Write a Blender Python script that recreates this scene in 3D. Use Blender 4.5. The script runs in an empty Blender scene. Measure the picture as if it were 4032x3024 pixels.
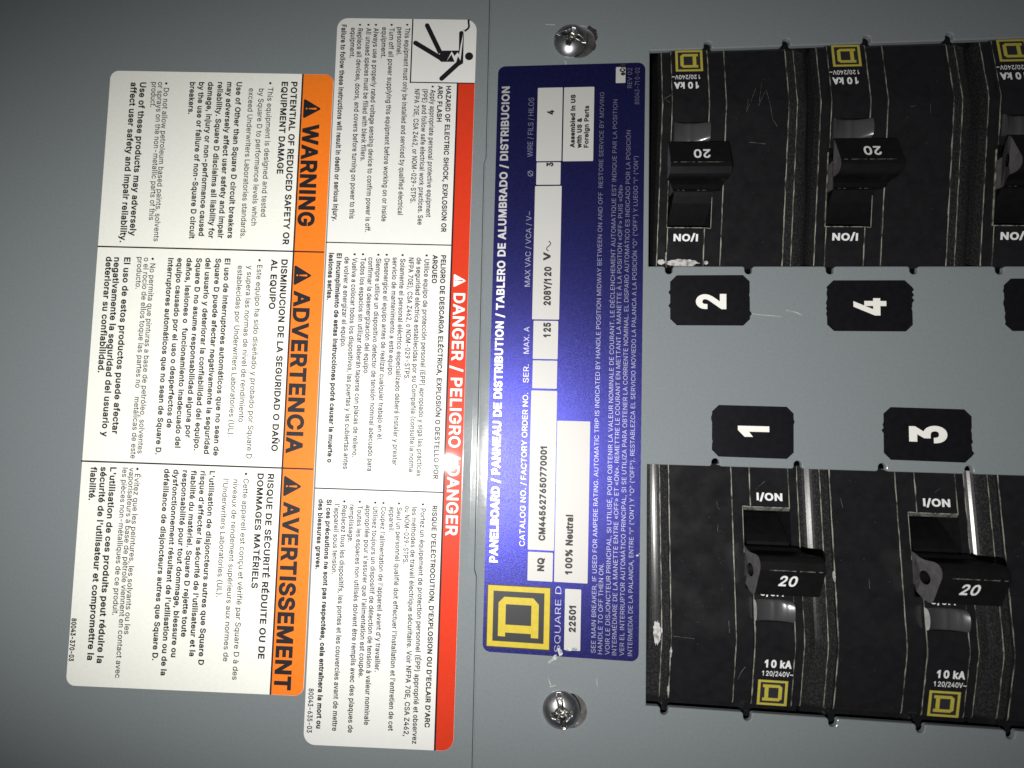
import bpy, bmesh, math, os, random
import numpy as np
from mathutils import Matrix, Vector
from mathutils.geometry import delaunay_2d_cdt

# ------------------------------------------------------------------ camera, light, exposure
# Working frame of the panel: x to the right, y up, w out of the panel towards the viewer, in millimetres.
FOC, CX, CY = 2000.0, 1900.0, 1512.0           # photograph's focal length and optical centre in its own pixels
RX, RY, RZ, DIST = 0.0529948498, 0.0816722311, 0.0185368027, 85.2959778
MM = 0.001

def rot(a, b, c):
    return (Matrix.Rotation(a, 3, 'X') @ Matrix.Rotation(b, 3, 'Y') @ Matrix.Rotation(c, 3, 'Z'))
RC = rot(RX, RY, RZ)
M3 = Matrix(((1, 0, 0), (0, 0, -1), (0, 1, 0)))    # panel frame -> world (panel stands upright, facing -Y)

def wpos(x, y, w):
    return M3 @ Vector((x, y, w)) * MM

def at(px, py, w=0.0):
    """point of the photograph -> (x, y) on the plane at height w over the panel"""
    d = RC @ Vector(((px - CX) / FOC, -(py - CY) / FOC, -1.0))
    t = (DIST - w) / -d.z
    return Vector((d.x * t, d.y * t))

TRIM_X, TRIM_A = -7.3, 0.06                     # the trim panel left of the seam leans 3.4 degrees towards the viewer
_TR = Matrix.Rotation(TRIM_A, 3, 'Y')
def at_trim(px, py, w=0.0):
    """point of the photograph -> (x, y) in the leaning trim panel's own plane, x measured from the seam"""
    d = _TR.transposed() @ (RC @ Vector(((px - CX) / FOC, -(py - CY) / FOC, -1.0)))
    o = _TR.transposed() @ (Vector((0, 0, DIST)) - Vector((TRIM_X, 0, 0)))
    t = (o.z - w) / -d.z
    p = o + d * t
    return Vector((p.x, p.y))

scene = bpy.context.scene
col = scene.collection
cam = bpy.data.cameras.new('camera')
cam.sensor_width = 36.0
cam.lens = FOC / 4032.0 * 36.0
cam.shift_x = (2016.0 - CX) / 4032.0
cam.clip_start = 0.005
cam.clip_end = 10.0
cam_o = bpy.data.objects.new('camera', cam)
col.objects.link(cam_o)
cam_o.matrix_world = Matrix.Translation(wpos(0, 0, DIST)) @ (M3 @ RC).to_4x4()
cam.dof.use_dof = True
cam.dof.focus_distance = 0.085
cam.dof.aperture_fstop = 16.0
scene.camera = cam_o

world = bpy.data.worlds.new('World')
scene.world = world
world.use_nodes = True
world.node_tree.nodes['Background'].inputs[0].default_value = (0.85, 0.92, 1.0, 1)
world.node_tree.nodes['Background'].inputs[1].default_value = 0.035

lamp = bpy.data.lights.new('phone_flash', 'SPOT')
lamp.shadow_soft_size = 0.0014
lamp.energy = 0.93
lamp.spot_size = math.radians(88)
lamp.spot_blend = 1.0
lamp.color = (1.0, 0.985, 0.945)
lamp_o = bpy.data.objects.new('phone_flash', lamp)
col.objects.link(lamp_o)
LPOS = wpos(-14.9, -20.5, 115.0)
lamp_o.location = LPOS
lamp_o.rotation_euler = (wpos(-9, 1.0, 0) - LPOS).to_track_quat('-Z', 'Y').to_euler()
lamp_o.scale = (2.1, 1.0, 1.0)                  # the flash lens throws a wide, low beam

scene.view_settings.view_transform = 'Standard'
scene.view_settings.look = 'None'
scene.view_settings.exposure = 0.0
scene.view_settings.gamma = 1.0
scene.view_settings.use_curve_mapping = False

random.seed(7)

# ------------------------------------------------------------------ materials
def mat(name, color, rough=0.4, metal=0.0, spec=0.5, coat=0.0, coat_rough=0.1, bump=None, var=None, rvar=None):
    """bump = (scale, strength, distance mm); var = (scale, amount) brightness mottling; rvar = (scale, amount)"""
    m = bpy.data.materials.new(name)
    m.use_nodes = True
    nt = m.node_tree
    b = nt.nodes['Principled BSDF']
    b.inputs['Base Color'].default_value = (*color, 1)
    b.inputs['Roughness'].default_value = rough
    b.inputs['Metallic'].default_value = metal
    b.inputs['Specular IOR Level'].default_value = spec
    b.inputs['Coat Weight'].default_value = coat
    b.inputs['Coat Roughness'].default_value = coat_rough
    tc = nt.nodes.new('ShaderNodeTexCoord')
    def noise(scale, detail=4.0):
        n = nt.nodes.new('ShaderNodeTexNoise')
        n.inputs['Scale'].default_value = scale
        n.inputs['Detail'].default_value = detail
        nt.links.new(tc.outputs['Object'], n.inputs['Vector'])
        return n
    if bump:
        n = noise(bump[0], 3.0)
        bp = nt.nodes.new('ShaderNodeBump')
        bp.inputs['Strength'].default_value = bump[1]
        bp.inputs['Distance'].default_value = bump[2] * MM
        nt.links.new(n.outputs['Fac'], bp.inputs['Height'])
        nt.links.new(bp.outputs['Normal'], b.inputs['Normal'])
    if var:
        n = noise(var[0], 6.0)
        mr = nt.nodes.new('ShaderNodeMapRange')
        mr.inputs[1].default_value = 0.25; mr.inputs[2].default_value = 0.75
        mr.inputs[3].default_value = 1 - var[1]; mr.inputs[4].default_value = 1 + var[1]
        nt.links.new(n.outputs['Fac'], mr.inputs[0])
        hs = nt.nodes.new('ShaderNodeHueSaturation')
        hs.inputs['Color'].default_value = (*color, 1)
        nt.links.new(mr.outputs[0], hs.inputs['Value'])
        nt.links.new(hs.outputs[0], b.inputs['Base Color'])
    if rvar:
        n = noise(rvar[0], 5.0)
        mr = nt.nodes.new('ShaderNodeMapRange')
        mr.inputs[1].default_value = 0.3; mr.inputs[2].default_value = 0.7
        mr.inputs[3].default_value = max(0.02, rough - rvar[1]); mr.inputs[4].default_value = rough + rvar[1]
        nt.links.new(n.outputs['Fac'], mr.inputs[0])
        nt.links.new(mr.outputs[0], b.inputs['Roughness'])
    return m

def mix_mat(name, c0, c1, scale, lo, hi, rough=0.5, detail=6.0, stretch=(1, 1, 1), bump=0.0, spec=0.5):
    """two colours of the same surface divided by a noise mask (wear, dust, chipped paint)"""
    m = bpy.data.materials.new(name)
    m.use_nodes = True
    nt = m.node_tree
    b = nt.nodes['Principled BSDF']
    b.inputs['Roughness'].default_value = rough
    b.inputs['Specular IOR Level'].default_value = spec
    tc = nt.nodes.new('ShaderNodeTexCoord')
    mp = nt.nodes.new('ShaderNodeMapping')
    mp.inputs['Scale'].default_value = stretch
    n = nt.nodes.new('ShaderNodeTexNoise')
    n.inputs['Scale'].default_value = scale
    n.inputs['Detail'].default_value = detail
    mr = nt.nodes.new('ShaderNodeMapRange')
    mr.inputs[1].default_value = lo; mr.inputs[2].default_value = hi
    mx = nt.nodes.new('ShaderNodeMix')
    mx.data_type = 'RGBA'
    mx.inputs['A'].default_value = (*c0, 1)
    mx.inputs['B'].default_value = (*c1, 1)
    L = nt.links.new
    L(tc.outputs['Object'], mp.inputs['Vector']); L(mp.outputs[0], n.inputs['Vector'])
    L(n.outputs['Fac'], mr.inputs[0]); L(mr.outputs[0], mx.inputs['Factor']); L(mx.outputs['Result'], b.inputs['Base Color'])
    if bump:
        bp = nt.nodes.new('ShaderNodeBump')
        bp.inputs['Strength'].default_value = bump
        bp.inputs['Distance'].default_value = 0.05 * MM
        L(n.outputs['Fac'], bp.inputs['Height']); L(bp.outputs['Normal'], b.inputs['Normal'])
    return m

PAINT = mat('grey_enamel', (0.190, 0.211, 0.222), 0.22, spec=0.3, bump=(1100, 0.2, 0.05), var=(2200, 0.05), rvar=(120, 0.06))
VOID = mat('dark_interior', (0.006, 0.006, 0.007), 0.6)
VINYL = dict(rough=0.42, spec=0.12, coat=0.22, coat_rough=0.05)
WHITE = mat('white_vinyl', (0.73, 0.73, 0.71), bump=(350, 0.06, 0.03), var=(900, 0.015), **VINYL)
CREAM = mat('cream_vinyl', (0.82, 0.82, 0.765), rough=0.5, spec=0.3, coat=0.1, coat_rough=0.3, bump=(700, 0.10, 0.04), var=(1600, 0.03))
INK = mat('black_ink', (0.014, 0.013, 0.016), **VINYL)
INK_C = mat('black_ink_on_cream', (0.014, 0.013, 0.016), rough=0.5, spec=0.3)
RED = mat('red_ink', (0.60, 0.040, 0.014), var=(1100, 0.04), **VINYL)
WHITE_INK = mat('white_lettering', (0.82, 0.82, 0.80), **VINYL)
ORANGE = mat('orange_ink', (0.86, 0.19, 0.012), rough=0.5, spec=0.3, coat=0.1, coat_rough=0.3, bump=(700, 0.1, 0.04), var=(1600, 0.05))
BLUE = mat('blue_foil', (0.038, 0.038, 0.205), rough=0.37, metal=0.90, spec=0.5, bump=(8500, 0.6, 0.05), var=(5200, 0.3))
SILVER = mat('bare_foil', (0.80, 0.79, 0.82), rough=0.5, metal=0.72, bump=(1800, 0.2, 0.04))
SILVER_D = mat('tinted_foil_print', (0.42, 0.41, 0.58), rough=0.48, metal=0.85, bump=(1800, 0.2, 0.04))
PALE = mat('pale_foil_field', (0.49, 0.485, 0.47), rough=0.55, metal=0.12, bump=(1500, 0.08, 0.03))
DOT_INK = mat('printer_ink', (0.016, 0.015, 0.017), rough=0.6)
YELLOW = mat('yellow_print', (0.52, 0.40, 0.022), rough=0.45, var=(1200, 0.08))
YELLOW_B = mat('yellow_pad_print', (0.43, 0.37, 0.05), rough=0.5, var=(1500, 0.1))
LOGO_BLACK = mat('charcoal_print', (0.022, 0.022, 0.026), rough=0.45)
PLASTIC = mat('black_plastic', (0.0098, 0.0098, 0.0112), 0.26, spec=0.5, bump=(1300, 0.10, 0.05), var=(700, 0.25), rvar=(260, 0.09))
BAND = mix_mat('dusty_black_plastic', (0.012, 0.012, 0.013), (0.050, 0.049, 0.047), 5200, 0.45, 0.85, rough=0.24, stretch=(1, 0.6, 1), bump=0.06, spec=0.28)
HANDLE_END = mat('matt_handle_end', (0.085, 0.080, 0.083), 0.6, spec=0.3, var=(900, 0.3))
HANDLE = mat('handle_plastic', (0.0045, 0.0045, 0.005), 0.42, spec=0.3, bump=(1600, 0.15, 0.06), var=(900, 0.3))
WORN = mix_mat('worn_edge', (0.020, 0.020, 0.019), (0.27, 0.27, 0.22), 1500, 0.36, 0.60, rough=0.6, stretch=(0.8, 0.35, 0.8))
SCRATCH = mix_mat('fine_scratch', (0.02, 0.02, 0.02), (0.16, 0.16, 0.155), 900, 0.35, 0.65, rough=0.6)
LIP = mix_mat('lit_slot_lip', (0.025, 0.025, 0.025), (0.14, 0.14, 0.13), 1600, 0.3, 0.7, rough=0.7)  # grey of a lit slot lip, light put into the colour
CHALK = mix_mat('paint_smear', (0.13, 0.125, 0.12), (0.46, 0.45, 0.44), 1400, 0.3, 0.55, rough=0.85)
PRINT_W = mat('white_pad_print', (0.72, 0.74, 0.74), 0.55, var=(1500, 0.05))
LENS = mat('smoky_clear_plastic', (0.075, 0.075, 0.08), 0.27, metal=0.35, spec=0.9)
LENS_END = mat('frosted_plastic', (0.45, 0.44, 0.44), 0.5, var=(900, 0.25))
STEEL = mat('zinc_steel', (0.50, 0.50, 0.52), 0.36, metal=1.0, bump=(900, 0.22, 0.06), var=(900, 0.3))
STEEL_R = mat('shaded_recess_steel', (0.24, 0.235, 0.22), 0.34, metal=1.0, bump=(1100, 0.4, 0.08), var=(1000, 0.5))  # darker steel for the screw recesses, their shade painted into the colour
STEEL_D = mat('scuffed_steel', (0.22, 0.21, 0.20), 0.42, metal=0.8, bump=(900, 0.5, 0.12), var=(900, 0.5))
RUST = mat('chipped_paint_edge', (0.030, 0.022, 0.020), 0.7, var=(1500, 0.4))
TORN = mix_mat('torn_foil', (0.20, 0.21, 0.24), (0.60, 0.60, 0.60), 1600, 0.35, 0.6, rough=0.5)
STICKER = mat('black_sticker', (0.0055, 0.0055, 0.0075), 0.40, spec=0.25, bump=(800, 0.08, 0.04), var=(800, 0.3))
NUM_W = mat('white_sticker_print', (0.78, 0.77, 0.73), 0.5)
# streaks across the lens
nt = LENS.node_tree
_tc = nt.nodes.new('ShaderNodeTexCoord'); _mp = nt.nodes.new('ShaderNodeMapping'); _n = nt.nodes.new('ShaderNodeTexNoise'); _b = nt.nodes.new('ShaderNodeBump')
_mp.inputs['Scale'].default_value = (1, 0.12, 0.12); _n.inputs['Scale'].default_value = 330
_b.inputs['Strength'].default_value = 1.0; _b.inputs['Distance'].default_value = 0.12 * MM
nt.links.new(_tc.outputs['Object'], _mp.inputs['Vector']); nt.links.new(_mp.outputs[0], _n.inputs['Vector'])
nt.links.new(_n.outputs['Fac'], _b.inputs['Height']); nt.links.new(_b.outputs['Normal'], nt.nodes['Principled BSDF'].inputs['Normal'])

# ------------------------------------------------------------------ object helpers
def tag(o, label=None, cat=None, group=None, kind=None):
    for k, v in (('label', label), ('category', cat), ('group', group), ('kind', kind)):
        if v: o[k] = v
    return o

def frame(x, y, w=0.0, ang=0.0):
    """world matrix of something on the panel: local x, y in the panel plane, local z outwards, in millimetres -> metres"""
    return Matrix.Translation(wpos(x, y, w)) @ M3.to_4x4() @ Matrix.Rotation(ang, 4, 'Z')

def frame_trim(x, y, w=0.0, ang=0.0):
    return frame(TRIM_X, 0) @ Matrix.Rotation(TRIM_A, 4, 'Y') @ Matrix.Translation((x * MM, y * MM, w * MM)) @ Matrix.Rotation(ang, 4, 'Z')

def thing(name, mw, label, cat, group=None):
    o = bpy.data.objects.new(name, None)
    o.empty_display_size = 0.004
    col.objects.link(o)
    o.matrix_world = mw
    return tag(o, label, cat, group)

class MB:
    def __init__(self):
        self.v = []; self.f = []; self.m = []
    def poly(self, pts, mi=0):
        k = len(self.v); self.v += [tuple(p) for p in pts]
        self.f.append(tuple(range(k, k + len(pts)))); self.m.append(mi)
    def flat(self, pts, z, mi=0):
        self.poly([(p[0], p[1], z) for p in pts], mi)
    def tris(self, verts, faces, mi=0):
        k = len(self.v); self.v += [tuple(p) for p in verts]
        for f in faces:
            self.f.append(tuple(i + k for i in f)); self.m.append(mi)
    def prism(self, pts, z0, z1, mi=0, bottom=False):
        n = len(pts); k = len(self.v)
        self.v += [(p[0], p[1], z1) for p in pts] + [(p[0], p[1], z0) for p in pts]
        self.f.append(tuple(range(k, k + n))); self.m.append(mi)
        for i in range(n):
            j = (i + 1) % n
            self.f.append((k + i, k + n + i, k + n + j, k + j)); self.m.append(mi)
        if bottom:
            self.f.append(tuple(range(k + 2 * n - 1, k + n - 1, -1))); self.m.append(mi)
    def build(self, name, mats, parent=None, mw=None, smooth=False, fix=True):
        me = bpy.data.meshes.new(name)
        me.from_pydata([(a * MM, b * MM, c * MM) for a, b, c in self.v], [], self.f)
        if not isinstance(mats, (list, tuple)): mats = [mats]
        for q in mats: me.materials.append(q)
        me.polygons.foreach_set('material_index', self.m)
        if smooth: me.polygons.foreach_set('use_smooth', [True] * len(self.f))
        me.update()
        if fix:
            bm = bmesh.new(); bm.from_mesh(me)
            bmesh.ops.recalc_face_normals(bm, faces=bm.faces) if fix == 'closed' else None
            bm.to_mesh(me); bm.free()
        o = bpy.data.objects.new(name, me)
        col.objects.link(o)
        if parent is not None: o.parent = parent
        if mw is not None: o.matrix_world = mw
        return o

def ccw(pts):
    a = sum(pts[i][0] * pts[(i + 1) % len(pts)][1] - pts[(i + 1) % len(pts)][0] * pts[i][1] for i in range(len(pts)))
    return pts if a > 0 else pts[::-1]

def rrect(x0, y0, x1, y1, r, corners=(1, 1, 1, 1), n=7):
    """rounded rectangle; corners = bottom-left, bottom-right, top-right, top-left"""
    out = []
    for (cx, cy, a0, on) in ((x0, y0, 180, corners[0]), (x1, y0, 270, corners[1]), (x1, y1, 0, corners[2]), (x0, y1, 90, corners[3])):
        if not on: out.append((cx, cy)); continue
        ox = cx + r if cx == x0 else cx - r
        oy = cy + r if cy == y0 else cy - r
        for i in range(n + 1):
            a = math.radians(a0 + 90.0 * i / n)
            out.append((ox + r * math.cos(a), oy + r * math.sin(a)))
    return out

def stroke_quads(pts, w):
    """polyline -> list of overlapping-free quads with mitred joints"""
    P = [Vector(p) for p in pts]; L = []; Rr = []
    for i, p in enumerate(P):
        d = (P[min(i + 1, len(P) - 1)] - P[max(i - 1, 0)]).normalized()
        nrm = Vector((-d.y, d.x)) * (w[i] if isinstance(w, (list, tuple)) else w) / 2
        L.append(p + nrm); Rr.append(p - nrm)
    return [(Rr[i], Rr[i + 1], L[i + 1], L[i]) for i in range(len(P) - 1)]

def capsule(a, b, w, n=8, caps=(1, 1)):
    a = Vector(a); b = Vector(b); d = (b - a).normalized(); base = math.atan2(d.y, d.x); out = []
    for (c, a0, on) in ((b, base - math.pi / 2, caps[1]), (a, base + math.pi / 2, caps[0])):
        for i in range(n + 1):
            if not on and i not in (0, n): continue
            t = a0 + math.pi * i / n
            out.append((c.x + w / 2 * math.cos(t), c.y + w / 2 * math.sin(t)))
    return out

# ------------------------------------------------------------------ lettering
FONT = None
try:
    _p = os.path.join(bpy.utils.resource_path('LOCAL'), 'datafiles', 'fonts', 'Inter.woff2')   # Blender's own interface font
    if os.path.exists(_p): FONT = bpy.data.fonts.load(_p)
except Exception:
    FONT = None

def _outline(s):
    cu = bpy.data.curves.new('t', 'FONT')
    cu.body = s; cu.size = 1.0
    if FONT: cu.font = FONT
    o = bpy.data.objects.new('t', cu)
    col.objects.link(o)
    dg = bpy.context.evaluated_depsgraph_get()
    c2 = o.evaluated_get(dg).to_curve(dg)
    res = []
    for sp in c2.splines:
        if sp.type == 'BEZIER':
            pts = []; B = sp.bezier_points; n = len(B)
            for i in range(n):
                p0, h0 = B[i].co, B[i].handle_right
                p1, h1 = B[(i + 1) % n].co, B[(i + 1) % n].handle_left
                straight = (h0 - p0).length < 1e-5 and (h1 - p1).length < 1e-5
                if not straight:
                    ch = p1 - p0
                    if ch.length > 1e-6:
                        e = ch.normalized()
                        dev = max(((h0 - p0) - e * (h0 - p0).dot(e)).length, ((h1 - p0) - e * (h1 - p0).dot(e)).length)
                        straight = dev < 0.004
                k = 1 if straight else 4
                for j in range(k):
                    t = j / k; u = 1 - t
                    q = p0 * u**3 + h0 * 3 * u * u * t + h1 * 3 * u * t * t + p1 * t**3
                    pts.append((q.x, q.y))
        else:
            pts = [(q.co.x, q.co.y) for q in sp.points]
        cl = []
        for q in pts:
            if not cl or (abs(q[0] - cl[-1][0]) + abs(q[1] - cl[-1][1])) > 2e-4: cl.append(q)
        if len(cl) > 1 and abs(cl[0][0] - cl[-1][0]) + abs(cl[0][1] - cl[-1][1]) < 2e-4: cl.pop()
        if len(cl) > 2: res.append(cl)
    o.to_curve_clear() if hasattr(o, 'to_curve_clear') else None
    bpy.data.objects.remove(o); bpy.data.curves.remove(cu)
    return res

def _xmin(res): return min(q[0] for c in res for q in c)
def _area(c): return 0.5 * sum(c[i][0] * c[(i + 1) % len(c)][1] - c[(i + 1) % len(c)][0] * c[i][1] for i in range(len(c)))

_H = _outline('H'); CAP = max(q[1] for c in _H for q in c)
def _last_h(s):
    r = _outline(s); mx = max(q[0] for c in r for q in c)
    return mx
_hx = _last_h('H'); _hh = _last_h('HH') - _hx
_adv = {}; _gl = {}

_stem = sorted({round(q[0], 4) for c in _H for q in c})
_SW = _stem[1] - _stem[0]; _LSB = _stem[0]
def _box(h): return [[(_LSB, 0.0), (_LSB + _SW, 0.0), (_LSB + _SW, h), (_LSB, h)]]
_PLAIN = {'I': CAP, 'l': CAP * 1.04}            # plain upright strokes without slabs or tails

_a = 0.155
_ONE = [[(_a, 0), (_a + _SW, 0), (_a + _SW, CAP), (_a + .012, CAP), (0.035, CAP - .105), (0.035, CAP - .185), (_a, CAP - .112)]]

def advance(ch):
    if ch in _PLAIN: return _SW + 2 * _LSB
    if ch not in _adv: _adv[ch] = _last_h('H' + ch + 'H') - _hx - _hh
    return _adv[ch]

def glyph(ch, bold):
    key = (ch, round(bold, 4))
    if key in _gl: return _gl[key]
    if ch == ' ': _gl[key] = ([], []); return _gl[key]
    cs = _box(_PLAIN[ch]) if ch in _PLAIN else _ONE if ch == '1' else _outline(ch)
    if not cs: _gl[key] = ([], []); return _gl[key]
    big = max(cs, key=lambda c: abs(_area(c)))
    sgn = 1 if _area(big) > 0 else -1
    if bold:
        ns = []
        for c in cs:
            n = len(c); o = []
            for i in range(n):
                a = Vector(c[i - 1]); p = Vector(c[i]); b = Vector(c[(i + 1) % n])
                d0 = (p - a).normalized(); d1 = (b - p).normalized()
                n0 = Vector((d0.y, -d0.x)); n1 = Vector((d1.y, -d1.x))
                m = n0 + n1
                m = m.normalized() / max(0.5, m.normalized().dot(n0)) if m.length > 1e-4 else n0
                q = p + m * bold * sgn
                o.append((q.x, q.y))
            ns.append(o)
        cs = ns
    pts = []; edges = []
    for c in cs:
        k = len(pts); pts += [Vector(q) for q in c]
        edges += [(k + i, k + (i + 1) % len(c)) for i in range(len(c))]
    r = delaunay_2d_cdt(pts, edges, [], 0, 1e-6)
    V, F = r[0], r[2]
    keep = []
    polys = [np.array(c) for c in cs]
    for f in F:
        cx = sum(V[i].x for i in f) / len(f); cy = sum(V[i].y for i in f) / len(f)
        wn = 0
        for A in polys:
            B = np.roll(A, -1, axis=0)
            up = (A[:, 1] <= cy) & (B[:, 1] > cy); dn = (A[:, 1] > cy) & (B[:, 1] <= cy)
            cr = (B[:, 0] - A[:, 0]) * (cy - A[:, 1]) - (cx - A[:, 0]) * (B[:, 1] - A[:, 1])
            wn += int((up & (cr > 0)).sum()) - int((dn & (cr < 0)).sum())
        if wn: keep.append(tuple(f))
    _gl[key] = ([(p.x, p.y) for p in V], keep)
    return _gl[key]

def text(mb, s, x0, y0, length, cap, mi=0, bold=0.0, z=0.0, slant=0.0, fn=None, track=0.0):
    """lay s along local x from x0, baseline y0, ink stretched to length, capitals cap high"""
    track = track + max(0.0, bold) * 1.1
    x = 0.0; items = []; lo = 1e9; hi = -1e9
    for ch in s:
        V, F = glyph(ch, bold)
        if V:
            lo = min(lo, x + min(p[0] for p in V)); hi = max(hi, x + max(p[0] for p in V))
            items.append((x, V, F))
        x += advance(ch) + track
    ky = cap / (CAP + 2 * bold)
    y0 = y0 + bold * ky
    kx = length / (hi - lo) if length else ky
    for (gx, V, F) in items:
        vs = []
        for p in V:
            yy = p[1] * ky
            a = x0 + (gx + p[0] - lo) * kx + yy * slant; b = y0 + yy
            vs.append(fn(a, b) if fn else (a, b, z))
        mb.tris(vs, F, mi)
    return (hi - lo) * kx

# ------------------------------------------------------------------ sheet metal: trim panel and deadfront cover with its two breaker openings
def seam(y):                                   # the straight joint between trim and cover
    return TRIM_X
OPEN_L = 20.3
OPEN_R = 97.6
U_BOT, U_TOP, L_TOP, L_BOT = 24.67, 61.93, -8.08, -46.24

def notched(y, dirn, x0, pitch=12.7):
    """points of an opening edge at height y from left to right; notches reach dirn*1.3 further"""
    out = []
    x = x0
    while x < OPEN_R - 2:
        if x > OPEN_L + 1.2:
            hw, r, dp = 0.60, 0.42, 1.28
            for i in range(5):
                a = math.radians(90 * i / 4)
                out.append((x - hw - r + r * math.sin(a), y + dirn * (r - r * math.cos(a))))
            for i in range(9):
                a = math.radians(180 * i / 8)
                out.append((x - hw * math.cos(a), y + dirn * (dp - hw + hw * math.sin(a))))
            for i in range(5):
                a = math.radians(90 - 90 * i / 4)
                out.append((x + hw + r - r * math.sin(a), y + dirn * (r - r * math.cos(a))))
        x += pitch
    return out

def opening(yb, yt, nb, ntp):
    r = 0.35
    b = [(OPEN_L, yb), ] + notched(yb, -1, nb) + [(OPEN_R, yb)]
    t = [(OPEN_L, yt), ] + notched(yt, 1, ntp) + [(OPEN_R, yt)]
    return b + t[::-1]

def inset(loop, d):
    """offset a closed loop to its left side by d"""
    n = len(loop); out = []
    for i in range(n):
        a, p, b = Vector(loop[i - 1]), Vector(loop[i]), Vector(loop[(i + 1) % n])
        d0 = (p - a).normalized(); d1 = (b - p).normalized()
        n0 = Vector((-d0.y, d0.x)); n1 = Vector((-d1.y, d1.x)); m = (n0 + n1)
        m = m.normalized() / max(0.45, m.normalized().dot(n0)) if m.length > 1e-4 else n0
        out.append(tuple(p + m * d))
    return out

def pressed_sheet(name, loops, thick, r, mats, parent=None):
    """flat sheet with holes (first loop is the outline) whose cut edges are rounded over with radius r"""
    from mathutils.geometry import tessellate_polygon
    mb = MB(); fronts = []
    for k, lp in enumerate(loops):
        lp = ccw(list(lp))
        if k: lp = lp[::-1]                       # holes run clockwise, so the sheet is always on the left
        rings = []
        for q in range(5):
            t = math.radians(90 * q / 4)
            rings.append((inset(lp, r * (1 - math.sin(t))) if q < 4 else lp, -r * (1 - math.cos(t))))
        rings.append((lp, -thick))
        fronts.append(rings[0][0])
        for (a, za), (b, zb_) in zip(rings[:-1], rings[1:]):
            for i in range(len(lp)):
                j2 = (i + 1) % len(lp)
                mb.poly([(a[i][0], a[i][1], za), (b[i][0], b[i][1], zb_), (b[j2][0], b[j2][1], zb_), (a[j2][0], a[j2][1], za)])
    flat = [p for f in fronts for p in f]
    tri = tessellate_polygon([[Vector((p[0], p[1], 0)) for p in f] for f in fronts])
    fs = []
    for t in tri:
        a, b, c = (Vector(flat[i]) for i in t)
        fs.append(t if (b - a).cross(c - a) > 0 else t[::-1])
    mb.tris([(p[0], p[1], 0) for p in flat], fs)
    return mb.build(name, mats, parent, None if parent is not None else frame(0, 0))

JOG_T = at(1910, 636).y; JOG_B = at(1871, 2256).y
# trim panel on the left: ends at the joint, stepping back where the cover's tab reaches over
xs = TRIM_X
sx = 0.33
FOLD = -2.75
trim_flat = [(-330, -260), (FOLD, -260), (FOLD, 260), (-330, 260)]
mb = MB(); mb.flat(trim_flat, 0.0)
FP = [(FOLD, 0.0), (FOLD + .08, .002), (FOLD + .16, .008), (FOLD + .26, .019), (-1.16, .17), (-1.08, .185), (-1.0, .188), (-.92, .193), (-.2, .255), (-.1, .255), (-.03, .22), (0, .1), (0, -0.9)]
def fold(y0, y1, s0, s1):
    for a, b in zip(FP[:-1], FP[1:]):
        k = lambda p, sh: p[0] - sh * (p[0] - FOLD) / -FOLD
        mb.poly([(k(a, s0), y0, a[1]), (k(b, s0), y0, b[1]), (k(b, s1), y1, b[1]), (k(a, s1), y1, a[1])])
fold(-260, JOG_B - .55, 0, 0); fold(JOG_B - .55, JOG_B + .55, 0, sx); fold(JOG_B + .55, JOG_T - .55, sx, sx); fold(JOG_T - .55, JOG_T + .55, sx, 0); fold(JOG_T + .55, 260, 0, 0)
trim = mb.build('trim_panel', PAINT)
trim.matrix_world = frame_trim(0, 0)
tag(trim, 'plain grey painted steel panel left of the seam, carrying the orange and red labels', 'panel')

S1 = at(2246, 162); S2 = at(2208, 2795)
def ring(c, r, n=40): return [(c[0] + r * math.cos(2 * math.pi * i / n), c[1] + r * math.sin(2 * math.pi * i / n)) for i in range(n)]
H1 = (S1.x + 1.55, S1.y - 0.15); H2 = (S2.x + 1.45, S2.y - 0.1)
XJ = -5.4
cover_pts = [(XJ, -260), (330, -260), (330, 260), (XJ, 260)]
cover = thing('deadfront_cover', frame(0, 0), 'grey painted steel breaker cover right of the seam, with two rows of notched openings', 'panel cover')
loops = [cover_pts, opening(U_BOT, U_TOP, 23.61, 29.85), opening(L_BOT, L_TOP, 23.11, 31.04), ring(H1, 2.75), ring(H2, 2.7)]
pressed_sheet('face_sheet', loops, 0.7, 0.2, [PAINT], cover)
# rolled edge of the cover beside the joint (its tab stands further out between the two jogs)
mb = MB()
def roll(xl, y0, y1, nseg=14):
    prof = []
    for i in range(nseg + 1):
        t = i / nseg
        x = (XJ + 0.24) + (xl - XJ) * t
        prof.append((x, -0.003 - 0.07 * t ** 2.2))
    prof += [(xl, -1.2)]
    for i in range(len(prof) - 1):
        a, b = prof[i], prof[i + 1]
        mb.poly([(b[0], y0, b[1]), (a[0], y0, a[1]), (a[0], y1, a[1]), (b[0], y1, b[1])])
xo = xs + 0.06; xi = xs - sx + 0.06
roll(xo, -260, JOG_B - 0.5); roll(xi, JOG_B + 0.5, JOG_T - 0.5); roll(xo, JOG_T + 0.5, 260)
for y0, y1, a, b in ((JOG_B - 0.5, JOG_B + 0.5, xo, xi), (JOG_T - 0.5, JOG_T + 0.5, xi, xo)):
    for i in range(14):
        def pp(xl, i):
            t = i / 14
            return ((XJ + 0.24) + (xl - XJ) * t, -0.003 - 0.07 * t ** 2.2)
        p0, p1, q0, q1 = pp(a, i), pp(a, i + 1), pp(b, i), pp(b, i + 1)
        mb.poly([(p1[0], y0, p1[1]), (p0[0], y0, p0[1]), (q0[0], y1, q0[1]), (q1[0], y1, q1[1])])
mb.build('rolled_edge', PAINT, cover, smooth=True)
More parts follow.
